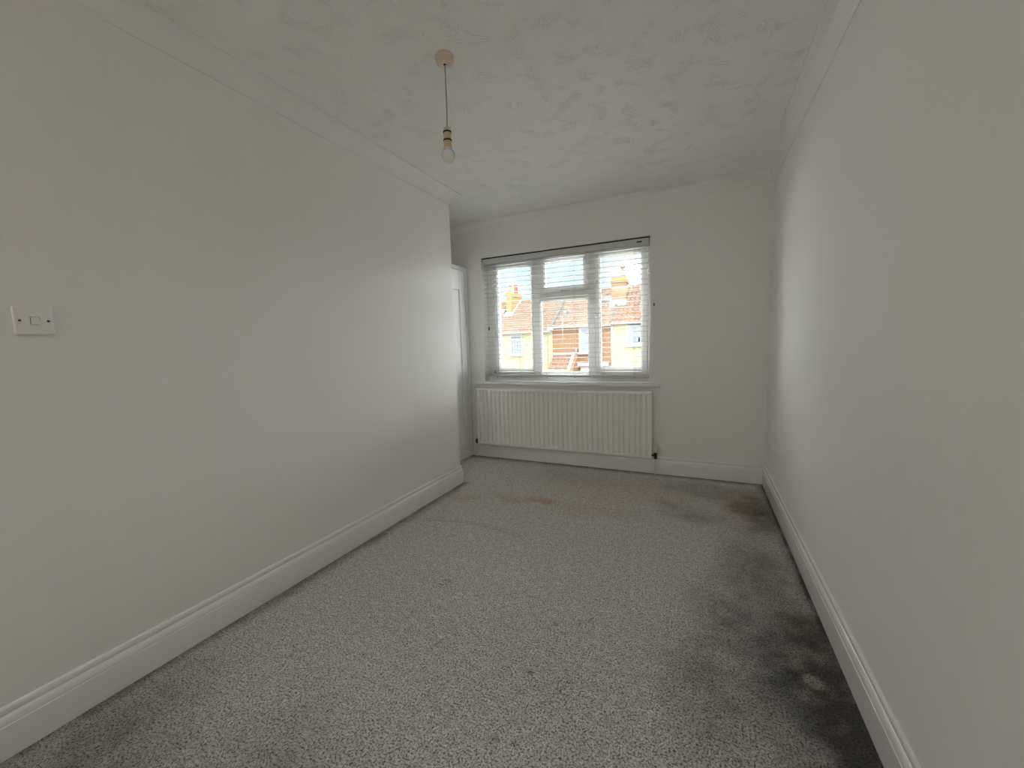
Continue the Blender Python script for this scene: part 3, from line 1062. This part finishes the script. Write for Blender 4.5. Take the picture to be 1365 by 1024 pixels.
cA = chimney(hA, -12.40, -11.98, 25.9, 27.65, 2.8, 4.86, M['brick_yellow'], M['brick_yellow'], .05, .30)
pot(cA, -12.19, 26.25, 4.86, 5.42, .14, M['pot_buff'])
pot(cA, -12.19, 27.15, 4.86, 5.50, .16, M['pot_red'])
MB().prism([(25.70, roof_pt(1.99, 4.33, 25.7) + .05), (25.9, roof_pt(1.99, 4.33, 25.9) + .16), (25.9, roof_pt(1.99, 4.33, 25.9) - .05), (25.70, roof_pt(1.99, 4.33, 25.7) - .05)], 0, -12.5, -11.9).build('flashing', M['white_trim'], cA)
f2 = MB()
f2.prism([(25.9, roof_pt(1.99, 4.33, 25.9) + .10), (27.4, roof_pt(1.99, 4.33, 27.4) + .16), (27.4, roof_pt(1.99, 4.33, 27.4) - .05), (25.9, roof_pt(1.99, 4.33, 25.9) - .05)], 0, -11.98, -11.90)
f2.build('side_flashing', M['white_trim'], cA)


def rooflight(h, x0, x1, ya, yb, ze, zr):
    za, zb = roof_pt(ze, zr, ya), roof_pt(ze, zr, yb)
    w = MB().prism([(ya, za + .06), (yb, zb + .06), (yb, zb + .13), (ya, za + .13)], 0, x0, x1).build('rooflight', M['lead'], h)
    MB().prism([(ya + .08, za + .1815 - .0), (yb - .08, zb + .0835), (yb - .08, zb + .0985), (ya + .08, za + .1965)], 0, x0 + .08, x1 - .08)
    s = (zb - za) / (yb - ya)
    MB().prism([(ya + .07, za + .07 * s + .131), (yb - .07, zb - .07 * s + .131), (yb - .07, zb - .07 * s + .142), (ya + .07, za + .07 * s + .142)], 0, x0 + .07, x1 - .07).build('rooflight_glass', M['skylight'], w)


rooflight(hA, -13.7, -12.6, 25.8, 26.45, 1.99, 4.33)

# house B: orange brick
hB = terrace_house('orange brick terraced house in the middle with a white sash window and tan roof', AB, BC, 2.20, 4.74, M['brick'], M['tile_tan'], .24, .018, .27)
house_window(hB, -6.64, -5.50, .58, 2.10, .70, 2, .12)
MB().box(AB - .05, AB + .02, YH - .10, YH - .002, -2.9, 2.02).build('corner_strip', M['render_cream'], hB)
s_ = MB()
s_.prism([(YH - .2, roof_pt(2.2, 4.74, YH - .2) + .07), (27.4, roof_pt(2.2, 4.74, 27.4) + .07), (27.4, roof_pt(2.2, 4.74, 27.4) + .12), (YH - .2, roof_pt(2.2, 4.74, YH - .2) + .12)], 0, AB - .10, AB + .12)
s_.build('party_flashing', M['lead'], hB)
MB().box(AB - .22, AB + .16, YH - .40, YH - .10, 2.03, 2.20, .03).build('gutter_end', M['white_trim'], hB)
rooflight(hB, -6.05, -5.0, 25.85, 26.5, 2.2, 4.74)
rooflight(hB, -7.3, -6.45, 26.7, 27.1, 2.2, 4.74)
# lean-to bay roof below, with parapet and fascia
bay = MB().box(-8.30, -7.02, 23.05, YH - .005, -2.9, -.40).build('bay', M['white_trim'], hB)
bt = tiled_roof(-8.31, -6.98, 22.93, -.36, YH - .01, .46, .24, .22, .016, .03).build('roof_tiles', M['tile_red'], bay)
tag(bt, kind='stuff')
MB().box(-8.31, -6.80, YH - .10, YH - .004, .47, .60).build('bay_flashing', M['white_trim'], bay)
MB().box(-8.34, -7.0, 22.84, 22.93, -.47, -.37, .02).build('bay_gutter', M['white_trim'], bay)
par = MB().prism([(22.9, -2.9), (22.9, -.30), (YH - .003, .56), (YH - .003, -2.9)], 0, -6.97, -6.72).build('parapet', M['brick'], hB)
MB().prism([(22.84, -.42), (22.84, -.30), (YH - .01, .64), (YH - .01, .52)], 0, -7.06, -6.90).build('coping', M['white_trim'], par)
MB().lathe(-6.845, 23.9, [(.09, .56), (.10, .62), (.05, .66), (.11, .74), (.10, .86), (.04, .93)], 12).build('finial', M['pot_white'], par)
MB().box(-6.70, BC - .15, YH - .30, YH - .003, -.22, -.04, .01).build('fascia', M['white_trim'], hB)
MB().box(-6.55, BC - .25, YH - .12, YH - .003, -2.4, -.30, .01).build('door_surround', M['white_trim'], hB)

# house C: pale render with pantiles
hC = terrace_house('pale cream rendered terraced house at right with bold pantiles and brick chimney', BC, 2.5, 2.28, 4.76, M['render_pale'], M['tile_red'], .27, .034, .31)
house_window(hC, -3.86, -2.40, .95, 2.16, .99, 2, .09)
MB().box(BC - .02, BC + .07, YH - .10, YH - .004, -2.9, 2.18, .02).build('downpipe', M['white_trim'], hC)
MB().box(-4.03, -3.99, YH - .03, YH - .003, -2.9, .15).build('wall_cable', M['gutter'], hC)
s_ = MB()
s_.prism([(YH - .2, roof_pt(2.28, 4.76, YH - .2) + .06), (25.7, roof_pt(2.28, 4.76, 25.7) + .06), (25.7, roof_pt(2.28, 4.76, 25.7) + .11), (YH - .2, roof_pt(2.28, 4.76, YH - .2) + .11)], 0, BC - .05, BC + .06)
s_.build('party_flashing', M['lead'], hC)
cC = chimney(hC, -5.04, -4.19, 25.75, 27.0, 2.6, 5.20, M['brick_stock'], M['brick_yellow'], .07, .36)
pot(cC, -4.42, 26.3, 5.20, 5.84, .15, M['pot_white'], M['pot_red'])
MB().tube([(-4.82, 25.9, 5.2), (-4.82, 25.9, 5.40)], .02, 6).tube([(-4.72, 25.9, 5.2), (-4.72, 25.9, 5.36)], .02, 6).build('vent_pipes', M['galv'], cC)
MB().prism([(25.45, roof_pt(2.28, 4.76, 25.45) + .07), (25.75, roof_pt(2.28, 4.76, 25.75) + .20), (25.75, roof_pt(2.28, 4.76, 25.75) - .05), (25.45, roof_pt(2.28, 4.76, 25.45) - .05)], 0, -5.1, -4.12).build('flashing', M['white_trim'], cC)


def satellite_dish():
    x, y, z = -7.38, 23.62, 2.98
    d = empty('satellite_dish', (-7.58, 23.66, 1.2), 'round grey satellite dish on a thin white mast in front of the tan roof', 'satellite dish')
    n, rings = 20, 5
    vs, fs = [], []
    ax = Vector((0.25, -0.85, 0.46)).normalized()
    ux = ax.cross(Vector((0, 0, 1))).normalized()
    uy = ux.cross(ax)
    for t, sgn in ((0, 1), (.02, 1)):
        for r in range(1, rings + 1):
            q = .235 * r / rings
            for k in range(n):
                a = 2 * math.pi * k / n
                p = Vector((x, y, z)) + ux * q * math.cos(a) + uy * q * 1.08 * math.sin(a) + ax * (1.1 * q * q - t)
                vs.append(tuple(p))
    half = rings * n
    for s in (0, 1):
        b = s * half
        for r in range(rings - 1):
            for k in range(n):
                k2 = (k + 1) % n
                fs.append((b + r * n + k, b + r * n + k2, b + (r + 1) * n + k2, b + (r + 1) * n + k))
        fs.append(tuple(b + k for k in range(n)))
    for k in range(n):
        k2 = (k + 1) % n
        fs.append(((rings - 1) * n + k, (rings - 1) * n + k2, half + (rings - 1) * n + k2, half + (rings - 1) * n + k))
    MB().add(vs, fs, True).build('dish', M['dish'], d)
    MB().tube([(-7.58, 23.66, 1.2), (-7.58, 23.66, 2.95), (x, y + .05, z)], .022, 6).build('mast', M['white_trim'], d)
    e = Vector((x, y, z)) + ax * .32 - uy * .05
    MB().tube([tuple(Vector((x, y, z)) - uy * .22 + ax * .04), tuple(e)], .014, 6).tube([tuple(e), tuple(e - ax * .10)], .04, 8).build('receiver_arm', M['white_trim'], d)
    MB().box(-7.60, -7.56, 23.66, YH - .005, 1.5, 1.54).build('wall_bracket', M['galv'], d)


satellite_dish()


def aerial(x, y, z0, z1, label, ang, n=6, L=1.0):
    a = empty('television_aerial', (x, y, z0), label, 'aerial', 'roof aerials')
    MB().tube([(x, y, z0), (x, y, z1)], .018, 6).build('mast', M['galv'], a)
    c, s = math.cos(ang), math.sin(ang)
    MB().tube([(x - c * L * .3, y - s * L * .3, z1 - .03), (x + c * L * .7, y + s * L * .7, z1 - .03)], .012, 5).build('boom', M['galv'], a)
    e = MB()
    for k in range(n):
        t = -.28 + k * (.95 / (n - 1))
        p = Vector((x + c * L * t, y + s * L * t, z1 - .03))
        w = Vector((-s, c, 0)) * .16
        e.tube([tuple(p - w), tuple(p + w)], .008, 4)
        e.tube([tuple(p - Vector((0, 0, .08))), tuple(p + Vector((0, 0, .08)))], .006, 4)
    e.build('elements', M['galv'], a)


aerial(-12.72, 27.45, 4.35, 5.98, 'thin television aerial on a tall mast left of the yellow chimney', .5)
aerial(-11.75, 27.5, 4.40, 5.55, 'small television aerial on the ridge right of the yellow chimney', 1.2, 4, .6)
aerial(-3.92, 27.45, 4.80, 5.58, 'small television aerial on the ridge right of the brick chimney', .3, 5, .9)

# street between the houses
struct(MB().box(-45, 40, 4.6, 60, -3.2, -2.92), 'ground', M['asphalt'])
